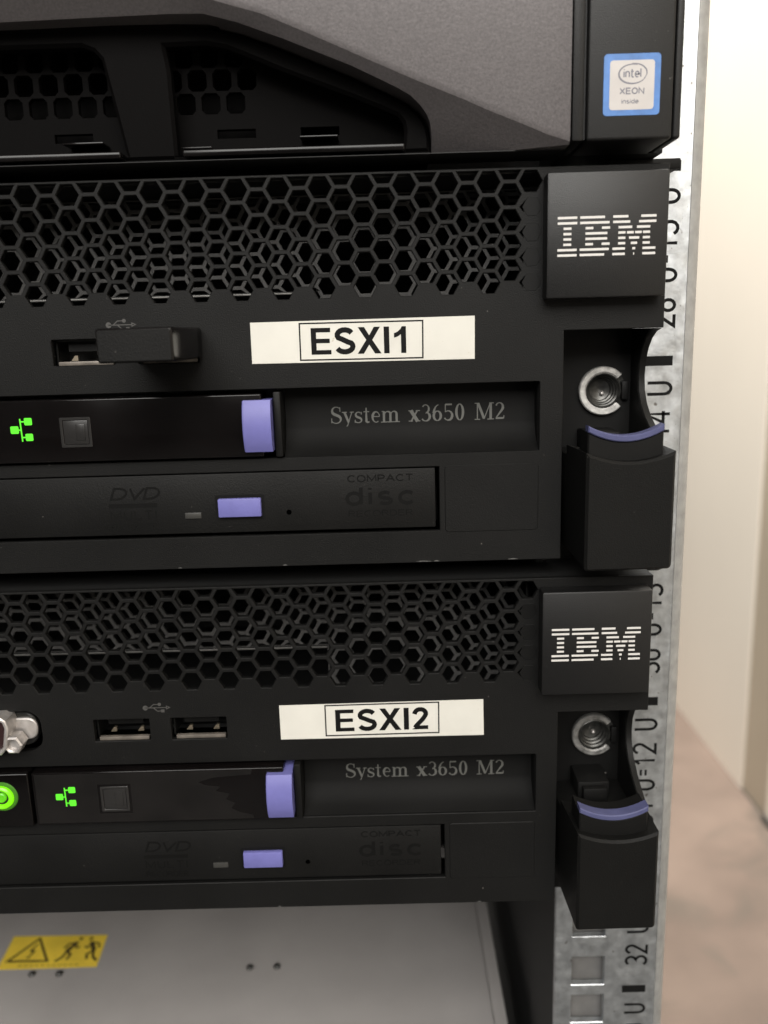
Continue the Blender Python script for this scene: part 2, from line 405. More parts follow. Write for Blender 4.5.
def serif_line(mb, x0, x1, z, h, y):
    """'System x3650 M2' in a high-contrast serif: thick and thin strokes"""
    T, t = .15, .055
    def sf(x, zz, w_=.3): return ([(x-w_/2, zz), (x+w_/2, zz)], t)
    def ring(cx, cz, rx, rz, lo=t, hi=T, n=20):
        pts = arc(cx, cz, rx, rz, 0, 360, n); return (pts, [lo+(hi-lo)*abs(math.cos(2*math.pi*i/n))**1.3 for i in range(n+1)])
    G = {}
    s_up = arc(.29,.75,.2,.23,35,230,9); s_lo = arc(.27,.25,.23,.23,60,-150,10)
    G['S'] = (.56, [(s_up+s_lo, [.05,.05,.05,.06,.07,.09,.11,.13,.15,.16]+[.16,.15,.13,.11,.09,.07,.06,.05,.05,.05,.05]), ([(.47,.7),(.47,.97)], t), ([(.06,.04),(.06,.32)], t)])
    G['y'] = (.54, [([(.1,.66),(.29,.06)], T*.9), ([(.46,.66),(.24,-.12),(.14,-.26),(.05,-.24)], [t,t,.07,.1]), sf(.1,.66,.24), sf(.46,.66,.2)])
    G['s'] = (.42, [(arc(.21,.5,.13,.15,40,240,7)+arc(.2,.17,.16,.15,70,-150,8), [t,t,.06,.07,.09,.11,.12,.13]+[.13,.12,.1,.08,.07,.06,t,t,t]), ([(.35,.5),(.35,.65)], t), ([(.05,.02),(.05,.2)], t)])
    G['t'] = (.36, [([(.15,.9),(.15,.1),(.2,.03),(.3,.05)], [.07,T*.9,.1,t]), ([(.02,.66),(.3,.66)], t)])
    G['e'] = (.48, [([(.09,.36),(.4,.36)], t), (arc(.24,.33,.17,.31,5,310,14), [t,t,t,.06,.08,.11,.13,T,.13,.11,.08,.06,t,t,t])])
    G['m'] = (.86, [([(.12,.66),(.12,0)], T*.9), ([(.16,.5)]+arc(.3,.5,.13,.14,160,0,6)+[(.43,0)], [t]+[t,t,.06,.08,.1,.12,T*.9]+[T*.9]),
                    ([(.47,.5)]+arc(.6,.5,.13,.14,160,0,6)+[(.73,0)], [t]+[t,t,.06,.08,.1,.12,T*.9]+[T*.9]), sf(.12,.02), sf(.43,.02), sf(.73,.02), ([(.02,.65),(.12,.65)], t)])
    G['x'] = (.58, [([(.12,.66),(.44,.0)], T*1.35), ([(.44,.66),(.12,0)], t*1.6), sf(.12,.64,.24), sf(.46,.64,.2), sf(.11,.03,.2), sf(.45,.03,.24)])
    G['3'] = (.52, [(arc(.23,.73,.16,.24,150,-80,8)+arc(.23,.27,.2,.26,80,-150,9), [.09,.06,t,t,.08,.11,.12,.1,.06]+[.06,.09,.13,T,.14,.11,.08,t,.07,.1])])
    G['6'] = (.52, [ring(.25,.3,.17,.28), (arc(.36,.42,.28,.54,100,175,6), [t,t,.07,.09,.11,.13,T])])
    G['5'] = (.52, [([(.1,.95),(.42,.95)], .1), ([(.1,.97),(.1,.5)], t), (arc(.23,.3,.2,.28,130,-150,10), [t,t,.07,.1,.13,T,.14,.11,.08,t,.1])])
    G['0'] = (.52, [ring(.25,.49,.16,.47)])
    G['M'] = (.95, [([(.14,.97),(.14,0)], t*1.2), ([(.18,.97),(.46,.06)], T), ([(.46,.04),(.76,.97)], t), ([(.78,.97),(.78,0)], T), sf(.12,.97,.22), sf(.82,.97,.22), sf(.14,.02,.26), sf(.78,.02,.32)])
    G['2'] = (.52, [(arc(.23,.72,.17,.25,160,-35,8)+[(.08,.1)], [.1,.07,t,t,.08,.11,.13,T,.14,.06]), ([(.05,.06),(.42,.06)], .11), ([(.43,.03),(.45,.22)], t)])
    text = 'System x3650 M2'; adv = sum(.42 if c == ' ' else G[c][0] for c in text)+.02*len(text)
    sx = (x1-x0)/adv; px = 0; k = 0
    for c in text:
        if c == ' ': px += .42; continue
        wg, st = G[c]
        for pts, wd in st:
            W = [q*h*1.0 for q in wd] if isinstance(wd, list) else wd*h
            mb.ribbon([(x0+(px+u)*sx, z+v*h) for u, v in pts], W, y-.004*(k % 5)); k += 1
        px += wg+.02
    return mb

# ================================================================== the room
def quad(name, pts, m, kind='structure'):
    mb = MB(); mb.add(pts, [(0, 1, 2, 3)]); o = mb.build(name, m, None, kind=kind); return o
fl = MB(); fl.box(-4000, 4000, -4000, 6000, -800, -750); fl.build('floor', 'unseen_floor', None, kind='structure')
ff = MB(); ff.box(240, 536.6, 200, 4990, -749.9, -746); ff.build('passage_floor', 'floor', None, kind='structure')
wl = MB(); wl.box(537, 640, 1003, 6000, -750, 1900, 3); wl.box(537, 640, -1500, 918, -750, 1900, 3); wl.build('wall', 'wall', None, kind='structure')
wj = MB(); wj.box(541, 640, 918.5, 1002.5, -749, 1900); wj.build('wall_strip', 'jamb', None, kind='structure')
sk = MB(); sk.box(531, 536.5, -1500, 916, -745.8, -738, 1); sk.build('floor_seal', 'seal', None, kind='structure')
wb = MB(); wb.box(-4000, 536, 5000, 5100, -750, 1900); wb.build('back_wall', 'wall', None, kind='structure')

# ================================================================== the rack
rack = thing('server_rack', 'galvanised steel rack upright with square holes and black rotated unit numbers', 'server rack', (60, 22, -750))
ZB = -41.0                       # the block mark between units 15 and 14
def rail(x_in, x_out, flip):
    sg = -1 if flip else 1
    hx0, hx1 = (x_in+sg*4.75, x_in+sg*14.1)
    holes = []
    for k in range(-9, 15):
        zb = ZB-44.45*k
        for dz in (-6.35, -22.225, -38.1):
            a, b = min(hx0, hx1), max(hx0, hx1); holes.append([(a, zb+dz-4.68), (b, zb+dz-4.68), (b, zb+dz+4.68), (a, zb+dz+4.68)])
    r = 3.2; xe = x_out-sg*r
    mb = MB(); a, b = min(x_in, xe), max(x_in, xe)
    mb.plate([(a, -748), (b, -748), (b, 420), (a, 420)], holes, 21.5, 23.5, 0.12)
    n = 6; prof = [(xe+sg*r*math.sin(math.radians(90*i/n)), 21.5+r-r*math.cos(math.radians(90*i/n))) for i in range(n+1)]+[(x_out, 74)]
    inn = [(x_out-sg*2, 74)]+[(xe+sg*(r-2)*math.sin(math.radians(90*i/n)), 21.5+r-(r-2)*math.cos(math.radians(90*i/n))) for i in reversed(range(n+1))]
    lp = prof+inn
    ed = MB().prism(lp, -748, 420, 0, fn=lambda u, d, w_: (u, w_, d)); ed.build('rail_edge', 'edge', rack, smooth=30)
    MB().box(min(x_in, x_in+sg*2), max(x_in, x_in+sg*2), 23.6, 60, -748, 420).build('rail_return', 'deep', rack)
    return mb
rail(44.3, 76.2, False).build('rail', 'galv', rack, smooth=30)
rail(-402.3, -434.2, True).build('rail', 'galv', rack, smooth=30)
MB().box(36.9+8, 36.9+9.5, 60.5, 760, -748, 420).build('side_panel', 'deep', rack)
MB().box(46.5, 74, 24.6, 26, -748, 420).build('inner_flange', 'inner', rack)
MB().box(47, 60, 61, 700, -320, -255, 1).build('slide_rail', 'deep', rack)
FN_UP = lambda u, d, w_: (-w_, d, u)          # lettering turned a quarter left: reads bottom to top
for k in range(-1, 6):
    zb = ZB-44.45*k; unit = 14-k; other = 43-unit
    MB().ribbon([(63.6, zb), (70.35, zb)], 2.35, 21.46).build('unit_mark', 'ink', rack)
    mb = MB(); h = 6.5; wd = .76; y = 21.46
    def put(ch, ztop, zbot):
        # glyph x runs upward (z), glyph y runs to the left (-x)
        wg, st = GL[ch]; wz = (ztop-zbot)-wd
        for q, s_ in enumerate(st):
            mb.ribbon([(zbot+wd/2+(u/max(wg, .3))*wz, -70.6+wd/2+v*(h-wd)) for u, v in s_], wd, y-.004*q, fn=FN_UP)
    put('U', zb-4.9, zb-8.4)
    t = '%02d' % unit
    put(t[1], zb-11.9, zb-15.4); put(t[0], zb-16.4, zb-18.6)
    mb.ribbon([(zb-21.6, -67.9), (zb-19.9, -67.9)], .6, y, fn=FN_UP); mb.ribbon([(zb-21.6, -66.6), (zb-19.9, -66.6)], .6, y, fn=FN_UP)
    put('U', zb-22.7, zb-26.1)
    t = '%02d' % other
    put(t[1], zb-29.7, zb-33.0); put(t[0], zb-33.3, zb-36.7)
    mb.build('unit_number', 'ink', rack)

# ================================================================== the two servers
X_L = -398.0
A_COL = [32.0-8.8*k for k in range(0, 49)]
def face_hexes():
    out = []; R = 2.41
    for x in A_COL:
        if x < X_L+6: break
        for i in range(5):
            if x > 30 and i > 0: continue
            out.append(hexa(x, -2.4-5.08*i, R))
        xb = x-4.4
        if xb < X_L+6: break
        for i in range(5):
            c = hexa(xb, .14-5.08*i, R)
            if i == 0: c = [(xb+R-.15, -.18), (xb-R+.15, -.18), (xb-R*.5, .14-R*.866), (xb+R*.5, .14-R*.866)]
            out.append(c)
    return out
HEX = face_hexes()
def screen_holes(x0, x1, z0, z1, px, pz, R=2.44):
    out = []
    for i in range(-100, 20):
        x = px+4.4*i
        if x < x0-1 or x > x1+1: continue
        for j in range(-8, 8):
            z = pz+5.08*j+(2.54 if i % 2 else 0)
            h = [(min(max(a, x0+.35), x1-.35), min(max(b, z0+.12), z1-.35)) for a, b in hexa(x, z, R)]
            if max(b for a, b in h)-min(b for a, b in h) < .3 or max(a for a, b in h)-min(a for a, b in h) < .7: continue
            q = []
            for p in h:
                if not q or abs(p[0]-q[-1][0])+abs(p[1]-q[-1][1]) > 1e-3: q.append(p)
            out.append(q)
    return out

def make_server(label, group):
    B = Vector((-180, 2, -85)); t = thing('rack_server', label, 'server', B, group)
    # --- bezel: one sheet with every opening cut through
    outer = [(X_L, .35), (60.85, .35), (60.85, -33), (39.4, -33), (39.4, -84), (X_L, -84)]
    holes = list(HEX)
    for i in range(1, 5):                                     # slivers left open beside the blanked cells
        z = -2.4-5.08*i; holes.append([(29.75, z), (30.75, z+1.1), (30.45, z-.9)])
    usb = [(-71.5, -58.1), (-53.0, -39.7)]
    for a, b in usb: holes.append(rrect(a, b, -37.5, -31.9, .25, 2))
    holes.append(rrect(-118, 34.3, -58.95, -43.7, .3, 2))
    holes.append([(-116.6, -76.6), (12.0, -76.6), (12.0, -61.9), (-116.6, -61.9)])
    holes.append(rrect(-125, -84.0, -39.5, -29.2, 3.6, 5))
    MB().plate(outer, holes, 0, 1.5, .14).build('bezel', 'face', t, smooth=20)
    # blanked cells and the blank cover
    mb = MB()
    for i in range(1, 5): mb.prism(hexa(32.3, -2.4-5.08*i, 2.1), -.07, .05, .06)
    for i in range(0, 4): mb.prism(hexa(36.2, -4.9-5.08*i, 1.4), -.05, .05, .04)
    mb.build('blind_cell', 'face2', t, kind='stuff')
    MB().prism(rrect(13.2, 34.2, -77, -61.7, .9), -.16, .1, .14).build('blank_cover', 'face', t)
    # edges of the moulding behind the face
    mb = MB()
    mb.box(X_L, 39.3, 1.6, 16, -84, -82.2); mb.box(X_L, X_L+2, 1.6, 16, -82.1, -.5)
    MB().box(X_L, 60.8, 1.6, 19, -.6, .33).build('top_flange', 'deep', t)
    mb.box(37.9, 39.4, 1.6, 19, -82.1, -33)
    mb.box(39.6, 60.8, 1.6, 19.2, -33, -31.4); mb.box(59.4, 60.8, 1.6, 19.2, -31.3, -.7)
    mb.build('moulding', 'face2', t)
    # chassis
    mb = MB()
    mb.box(X_L+2, 36.5, 24, 690, -1.8, -.9); mb.box(X_L+2, 36.5, 24, 690, -84.5, -83.6)
    mb.box(35.6, 36.5, 24, 690, -83.5, -1.9); mb.box(X_L+2, X_L+3, 24, 690, -83.5, -1.9); mb.box(X_L+3.1, 35.5, 120, 121, -83.5, -1.9)
    mb.box(X_L+3.1, 35.5, 16.2, 90, -42.5, -41.5)
    mb.build('chassis', 'deep', t)
    # steel screens behind the vent
    mb = MB(); hs = [h for h in screen_holes(X_L+4, 200, -22.4, -.7, 22.9, -10.9) if sum(p[0] for p in h)/len(h) < -16.4]
    hs += [h for h in screen_holes(-16.4, 35.4, -37.2, -.7, 22.9, -10.9) if sum(p[0] for p in h)/len(h) > -16.4]
    mb.plate([(X_L+4, -22.4), (-16.4, -22.4), (-16.4, -37.2), (35.4, -37.2), (35.4, -.7), (X_L+4, -.7)], hs, 20.5, 21.2, .05)
    mb.build('vent_screen', 'screen', t, smooth=20)
    MB().box(X_L+4, -16.5, 19.9, 20.4, -22.95, -22.5, .1).build('drive_tray_edge', 'tray', t)
    MB().box(-7.5, 16, 27, 48, -12.2, -4.2, 1).build('fan_housing', 'lip', t)
    # --- badge with the striped letters
    bd = MB().box(34.55, 59.45, -4.7, -.02, -26.5, -1.6, .5).build('badge', 'badge', t)
    mb = MB(); x0, x1, zt, zb = 36.75, 56.9, -10.3, -18.1
    W = x1-x0; st = (zt-zb-.44)/7
    rows = [ # letter pieces along a 0..1 width, eight bars from the top
     [(0,.197),(.228,.478),(.562,.715),(.845,1)],
     [(0,.197),(.228,.525),(.562,.735),(.825,1)],
     [(.06,.14),(.284,.362),(.45,.532),(.618,.757),(.805,.94)],
     [(.06,.14),(.284,.505),(.618,.690),(.705,.775),(.788,.855),(.868,.94)],
     [(.06,.14),(.284,.505),(.618,.690),(.728,.832),(.868,.94)],
     [(.06,.14),(.284,.362),(.45,.532),(.618,.690),(.748,.812),(.868,.94)],
     [(0,.197),(.228,.525),(.562,.690),(.765,.795),(.868,1)],
     [(0,.197),(.228,.478),(.562,.690),(.775,.785),(.868,1)]]
    for i, row in enumerate(rows):
        for a, b in row: mb.ribbon([(x0+a*W, zt-.22-i*st), (x0+b*W, zt-.22-i*st)], .47, -4.74)
    mb.build('logo', 'white', bd)
    # --- ear with the screw and the latch handle
    mb = MB(); mb.plate([(39.5,-93),(59.3,-93),(59.3,-33.05),(39.5,-33.05)], [arc(52.3,-47.4,5.3,5.3,0,345,23)], 17.2, 19.2)
    edge = [(0.3,-33.1),(3.5,-33.7),(6.6,-35.2),(9.2,-37.6),(10.8,-40.6),(11.3,-43.8),(10.8,-47),(8.8,-50),(5.5,-52.6),(1.5,-54.6),(-3,-56.5),(-3,-83.6),(19.2,-83.6),(19.2,-33.1)]
    mb.prism(edge, 59.0, 60.6, .25, fn=lambda u, d, w_: (d, u, w_))
    mb.build('mounting_ear', 'face2', t)
    sc = MB().lathe([(3.9,17.1),(4.15,16.0),(4.5,15.7),(5.5,15.7),(5.75,16.0),(5.75,17.1)], 52.3, -47.4, 40, 42, 318).build('screw_collar', 'zinc', t)
    mb = MB().lathe([(5.6,17.15),(4.35,16.9),(4.25,16.1),(3.95,15.9),(3.7,16.5),(3.85,16.9),(3.45,17.1),(3.3,17.6),(3.45,17.9),(3.05,18.1),(2.9,18.6),(3.05,18.9),(2.6,19.1),(2.45,19.6),(1.5,19.9),(.01,20.1)], 52.3, -47.4, 36)
    mb.build('screw', 'thread', sc)
    MB().box(56.6, 58.2, 15.6, 17.1, -49.6, -45.2, .3).build('collar_clip', 'face2', sc)
    MB().lathe([(0.01,18.9),(.4,19.1),(.6,19.9)], 52.9, -48.3, 10).build('socket_glint', 'nickel', sc)  # bright off-centre nickel bit, stands for the glint in the socket
    MB().box(46.5, 54.5, 8, 17.1, -61, -56.2, .4).box(47.5, 53.5, 6, 8.1, -61, -57, .3).build('latch_block', 'face2', t)
    # handle: a hollow-fronted grip, top edge dipping in the middle
    n = 12
    top = [(42.3+18.7*i/n, -58.25-2.1*(1-(2*i/n-1)**2)) for i in range(n+1)]
    side = arc(43.0, -83.3, .7, .7, 180, 270, 3)+arc(60.1, -83.0, .9, .9, 270, 360, 3)
    lp = ccw(top[::-1]+side)
    hd = MB()
    # front block with a flared left flank
    def flare(u, d, w_):
        k = min(1, max(0, (d+11.2)/13.5)); s_ = max(0, (44-u)/2.0) if u < 44 else 0
        return (u-1.35*k*min(1, s_), d, w_+(1.6*k if w_ < -80 else 0))
    hd.prism(lp, -11.2, 3.5, .55, fn=flare)
    hd.box(41.2, 59.0, 3.4, 16.8, -82.2, -60.6, .3)
    hm = hd.build('latch_handle', 'grip', t, smooth=28)
    tong_t = [(43.0+16*i/n, -54.1-2.25*(1-(2*i/n-1)**2)) for i in range(n+1)]
    lp = ccw(tong_t[::-1]+[(43.0, -62), (59.0, -62)])
    MB().prism(lp, -8.7, -1.0, .3).build('release_tongue', 'face2', hm)
    lp = ccw([(x, z+1.35) for x, z in tong_t][::-1]+tong_t)
    MB().prism(lp, -9.1, -6.2, .22).build('release_tab', 'indigo2', hm)
    # --- USB ports
    for a, b in usb:
        u = MB().box(a, b, 9, 9.8, -37.4, -32).box(a, a+.35, 2.5, 9, -37.4, -32).box(b-.35, b, 2.5, 9, -37.4, -32).box(a+.4, b-.4, 2.5, 9, -32.35, -32).build('usb_port', 'bolt', t)
        MB().box(a+1.0, b-.5, .5, 1.6, -37.45, -36.6, .08).build('shell_lip', 'tin', u)
        mb = MB()
        mb.box(a+2.5, b-2.4, 3.2, 8.9, -34.5, -32.8); mb.build('tongue', 'face2', u)
        mb = MB()
        for xc in (a+3.6, b-3.2): mb.prism([(xc-.75, -36.5), (xc+.75, -36.5), (xc+.75, -35.4), (xc+.1, -35.4)], 3.2, 4.0)
        mb.build('contact', 'gold', u)
    mb = MB(); y = -.045                                       # the trident mark
    x0, x1, zc = -59.3, -52.7, -29.1
    mb.ribbon([(x0+.6, zc), (x1-.9, zc)], .2, y); mb.ribbon([(x1-.95, zc+.34), (x1-.95, zc-.34), (x1-.2, zc), (x1-.95, zc+.34)], .2, y-.004)
    mb.lathe([(.01, y), (.62, y), (.62, y+.03)], x0+.6, zc, 14)
    mb.ribbon([(x0+1.6, zc), (x0+2.6, zc+.85), (x0+3.7, zc+.85)], .2, y-.008); mb.lathe([(.01, y), (.42, y), (.42, y+.03)], x0+4.0, zc+.85, 12)
    mb.ribbon([(x0+2.5, zc), (x0+3.4, zc-.85), (x0+4.4, zc-.85)], .2, y-.012); mb.box(x0+4.3, x0+5.1, y, y+.03, zc-1.22, zc-.48)
    mb.build('usb_symbol', 'dim', t)
    # --- video connector at the left
    v = MB().prism(rrect(-124, -85.4, -38.6, -30.0, 3.2, 5), 1.2, 3, .3).build('video_connector', 'bolt', t)
    lp = ccw([(-112.5,-30.2),(-112,-29.4),(-91.8,-28.7),(-90.5,-29.6),(-90.0,-31.5),(-90.9,-36.6),(-92.4,-38.3),(-111,-38.3),(-113,-31)])
    MB().plate(lp, [inset(lp, .9)], -4.2, 1.1, .25).build('shell', 'nickel', v)
    MB().prism(inset(lp, 1.0), -2.6, 1.1).build('insert', 'maroon', v)
    for xc in (-89.4, -114.6):
        MB().prism(rrect(xc-4.2, xc+4.2, -36.6, -31.2, 2.2, 4), .4, 1.1, .25).build('flange', 'nickel', v)
        q = MB().plate(hexa(xc-.2, -36.0, 2.35), [arc(xc-.2, -36.0, 1.35, 1.35, 0, 340, 17)], -4.0, -.3, .35)
        q.prism(arc(xc-.2, -36.0, 1.4, 1.4, 0, 340, 17), -2.9, -.4); q.build('standoff', 'nickel', v)
    # --- operator panel in the long slot
    bk = MB()
    prof = [(6.6,-43.6),(6.6,-52.8),(6.3,-53.8),(5.6,-55.2),(4.5,-56.6),(3.0,-57.8),(1.2,-58.6),(.6,-58.9)]
    vs = []; fs = []
    for x in (-22.4, 34.35): vs += [(x, y, z) for y, z in prof]
    m = len(prof)
    for i in range(m-1): fs.append((i, i+1, m+i+1, m+i))
    bk.add(vs, fs); bk.box(-22.4, 34.6, 7.4, 8, -59.2, -43.4); bk.box(34.32, 35, 2.5, 7.3, -59, -43.5)
    npl = bk.build('name_plate', 'plate', t, smooth=50)
    serif_line(MB(), -12.2, 28.0, -52.4, 3.85, 6.53).build('lettering', 'grey', npl)
    pn = MB().box(-87.3, -26.6, -1.55, 14, -58.35, -44.6, .3, 3).build('operator_panel', 'gloss', t)
    sq = MB().plate(rrect(-71.0, -64.2, -55.1, -48.5, .2, 2), [rrect(-70.4, -64.8, -54.5, -49.1, .3, 2)], -1.72, -1.4, .08).build('square_button', 'smoke', pn)
    MB().box(-70.3, -64.9, -1.6, -1.0, -54.4, -49.2, .1).box(-67.6, -65.6, -1.75, -1.5, -53.6, -50.0, .08).build('button_face', 'smoke', sq)
    mb = MB(); y = -1.6
    for a, b, c, d in ((-81.9,-80.1,-51.75,-50.1),(-78.7,-77.0,-49.95,-48.35),(-78.75,-77.1,-53.4,-51.8)): mb.prism(rrect(a, b, c, d, .25, 2), y, y+.1)
    mb.ribbon([(-80.2,-50.95),(-79.5,-50.95)], .3, y); mb.ribbon([(-79.6,-48.5),(-79.5,-53.5)], .3, y-.004)
    mb.ribbon([(-79.5,-49.15),(-78.6,-49.15)], .3, y-.008); mb.ribbon([(-79.5,-52.6),(-78.6,-52.6)], .3, y-.008)
    mb.build('network_light', 'green', pn)
    mb = MB(); n = 8                                           # indigo pull tab, bulging at mid-height
    pr = [(-2.9-1.5*math.sin(math.pi*i/n)**.8, -57.1+11.25*i/n) for i in range(n+1)]
    mb.prism([(y, z) for y, z in pr]+[(1.0, -45.85), (1.0, -57.1)], -30.6, -24.4, .2, fn=lambda u, d, w_: (d, u, w_))
    mb.box(-27.6, -24.5, -.8, 7, -47.4, -46.0, .15)
    mb.build('pull_tab', 'indigo', pn, smooth=40)
    MB().box(-24.1, -22.5, -1.0, 7, -58.6, -44.3, .3).build('panel_end', 'face2', pn)
    MB().box(-31.3, -24.2, 7.2, 9, -58.4, -44.0).build('tab_well', 'deep', pn)
    pm = MB().box(-117.4, -88.0, -1.9, 14, -58.5, -44.4, .4, 3).build('power_module', 'gloss', t)
    pb = MB().lathe([(3.0,-2.0),(2.85,-2.8),(2.45,-3.1),(1.95,-2.9),(1.75,-2.5)], -94.6, -50.2, 28).build('power_ring', 'lime', pm)
    MB().lathe([(1.25,-2.2),(1.2,-2.7),(.95,-2.85),(.75,-2.5),(.01,-2.5)], -94.6, -50.2, 24).build('power_button', 'lime2', pb)
    MB().lathe([(1.9,-2.2),(1.2,-2.15)], -94.6, -50.2, 24).build('button_groove', 'smoke', pb)
    MB().lathe([(3.8,-1.9),(3.6,-2.2),(3.0,-2.3),(2.95,-1.95)], -94.6, -50.2, 28).build('button_halo', 'halo', pb)
    # --- optical drive
    MB().box(-117, 12.3, 14.1, 15, -77.2, -61.4).build('drive_gap_blocker', 'deep', t)  # dark plate added behind the drive so its gap stays black
    dv = MB().box(-116.2, 11.1, .12, 14, -75.75, -62.15, .25).build('optical_drive', 'face', t)
    MB().box(-37.8, -28.1, -1.1, .2, -72.0, -67.75, .3).build('eject_button', 'indigo', dv)
    MB().plate(rrect(-38.5, -27.4, -72.7, -67.05, .3, 2), [rrect(-37.95, -27.95, -72.15, -67.6, .3, 2)], .06, .13).build('button_gap', 'ink', dv)
    MB().box(-45.5, -41.8, -.25, .2, -72.2, -70.85, .1).build('drive_light', 'lens', dv)
    MB().lathe([(.01,.07),(.55,.07),(.6,.11)], -22.0, -71.4, 16).build('pinhole', 'void', dv)
    mb = MB(); y = .085
    write(mb, 'DVD', -62.2, -67.6, 2.9, .5, y, width=11, gap=.12, slant=.3)
    mb.box(-62.6, -51.6, y, y+.03, -69.4, -68.4); write(mb, 'MULTI', -62.4, -72.2, 2.2, .4, y, width=10.6, gap=.3); write(mb, 'RECORDER', -62.4, -74.6, 1.7, .28, y, width=10.6)
    mb.build('dvd_mark', 'ghost', dv)
    mb = MB(); write(mb, 'COMPACT', -8.6, -65.0, 1.7, .3, y, width=14.8); write(mb, 'disc', -9.2, -70.4, 4.6, .8, y, width=15.6, gap=.26)
    write(mb, 'ReWritable' if False else 'RECORDER', -8.6, -72.9, 1.5, .25, y, width=14.6)
    mb.build('disc_mark', 'ghost', dv)
    return t

G_SERV = 'black 2U servers stacked in the rack'
srv = make_server('upper black two-unit server, fitted with the ESXI1 label', G_SERV)
def dup(o, parent=None):
    c = o.copy(); col.objects.link(c)
    if parent is not None: c.parent = parent
    for ch in list(o.children): dup(ch, c)
    return c
srv2 = dup(srv)
srv2['base'] = [-180, 2, -85-88.9]; srv2.location = (Vector((-180, 2, -173.9))+OFF)*S
srv2['label'] = 'lower black two-unit server, fitted with the ESXI2 label'
srv['label'] = 'upper black two-unit server, fitted with the ESXI1 label'

def sticker(parent, dz, corners, frame, text, tx):
    f = lambda p: (p[0], p[1]+dz)
    lb = MB().prism([f(p) for p in corners], -.17, -.005, .03).build('label_sticker', 'label', parent)
    mb = MB(); q = [f(p) for p in frame]; mb.ribbon(q+[q[0]], .32, -.19, .02); mb.build('printed_frame', 'ink', lb)
    mb = MB(); x0, x1, z0, h, sl = tx
    sh = lambda u, d, w_: (u, d, w_+sl*(u-x0))
    write_bold(mb, text, x0-.3, z0+dz, h, x1-x0+.6, -.19, sh); mb.build('lettering', 'ink', lb)
sticker(srv, 0, [(-28.2,-29.45),(20.15,-29.35),(20.1,-38.5),(-28.25,-38.2)], [(-17.6,-29.95),(8.95,-30.05),(8.85,-37.9),(-17.65,-37.7)], 'ESXI1', (-15.5, 6.3, -36.6, 5.65, -.008))
sticker(srv2, -88.9, [(-26.85,-29.35),(21.65,-29.1),(21.75,-38.25),(-26.85,-38.1)], [(-15.95,-29.65),(11.05,-29.5),(11.0,-37.3),(-15.95,-37.4)], 'ESXI2', (-13.9, 8.7, -36.4, 5.6, .004))

sc2 = [c for c in srv2.children if c.name.startswith('screw_collar')][0]
sc2.data = sc2.data.copy(); sc2.data.materials[0] = MT['zinc2']
pn2 = [c for c in srv2.children if c.name.startswith('operator_panel')][0]
r2 = random.Random(3)
ed = [(-36.5, -46.0)]+[(-41.5+4.6*r2.random()-(2.5 if 3 < i < 8 else 0), -46.0-88.9+88.9-i*1.0) for i in range(1, 12)]+[(-38.5, -57.8)]
lp = [(-86.6, -45.1)]+[(-52.0, -45.1)]+[(x, z) for x, z in ed]+[(-86.6, -57.8)]
lp = [(-86.6, -44.95), (-34, -44.95), (-34.4, -46.2), (-43.5, -46.8), (-47.2, -47.9), (-45.5, -48.8), (-42.0, -49.3), (-43.2, -50.4), (-39.8, -51.2), (-40.8, -52.6), (-38.6, -53.7), (-39.6, -55.0), (-37.8, -56.1), (-34.6, -56.9), (-34.2, -57.9), (-86.6, -57.9)]
MB().plate([(x, z-88.9) for x, z in lp], [[(a, b-88.9) for a, b in ((-71.6,-55.6),(-63.6,-55.6),(-63.6,-47.9),(-71.6,-47.9))]], -1.585, -1.56).build('protective_film', 'film', pn2)
for srv_, dz_, marks in ((srv, 0, ((6.5, 3.4), (10.6, 1.2), (27.5, 2.2), (-24, 1.0), (-48, .8))), (srv2, -88.9, ((20, 1.0), (-30, .7)))):
    mb = MB()
    for x_, l_ in marks: mb.ribbon([(x_, -83.72+dz_), (x_+l_*.5, -83.66+dz_), (x_+l_, -83.74+dz_)], [.12, .26, .08], -.03, .02)
    mb.build('scuff', 'scuff', srv_, kind='stuff')
# USB stick plugged into the right port of the upper server
us = thing('usb_stick', 'small black usb stick plugged in beside the usb symbol of the upper server', 'usb stick', (-46.3, 0, -34.7))
MB().box(-53.05, -38.7, -26, -.6, -36.5, -30.1, .5, 3).build('cap', 'gloss', us)
MB().prism(rrect(-52.75, -39.0, -36.2, -30.4, .4), -26.2, -25.95, .12).build('end_face', 'face', us)
MB().box(-52.2, -40.4, -.5, 3.0, -36.4, -32.9).build('plug', 'bolt', us)

# ================================================================== the server above
top = thing('rack_server', 'server at the top with a grey contoured bezel and an Xeon processor sticker', 'server', (-180, 9, 3.5))
MB().box(X_L+2, 37, 18.5, 690, 3.6, 88).build('chassis', 'deep', top)
C = [(X_L, 29.8), (-300, 29.8), (-200, 29.8), (-120, 29.8), (-72, 29.85), (-52.8, 30.1), (-40, 30.0), (-33.2, 29.7), (-26.4, 28.0), (-18, 24.9), (-4.6, 19.5), (1, 16.9), (4.6, 15.2), (7.2, 13.8), (9.2, 12.1), (10.5, 10.6), (11.2, 9.2), (11.55, 7.0), (11.6, 3.3), (20, 3.3), (30, 3.3), (38.6, 3.3)]
K = [(X_L, 34), (-300, 34), (-200, 34), (-120, 34), (-72, 34), (-52.8, 34), (-40, 33), (-32, 31.6), (-21.4, 28.6), (-13, 25.1), (-1, 19.9), (5, 17.3), (9, 15.6), (12, 14.4), (15, 13.2), (17.5, 12.2), (19.5, 11.3), (22, 10.2), (25.5, 8.8), (29.5, 7.2), (34, 5.3), (38.6, 3.8)]
n = len(C); vs = []; fs = []; YB = [-6.2+1.0*((K[i][0]-C[i][0])*.39+(K[i][1]-C[i][1])*.92) for i in range(n)]
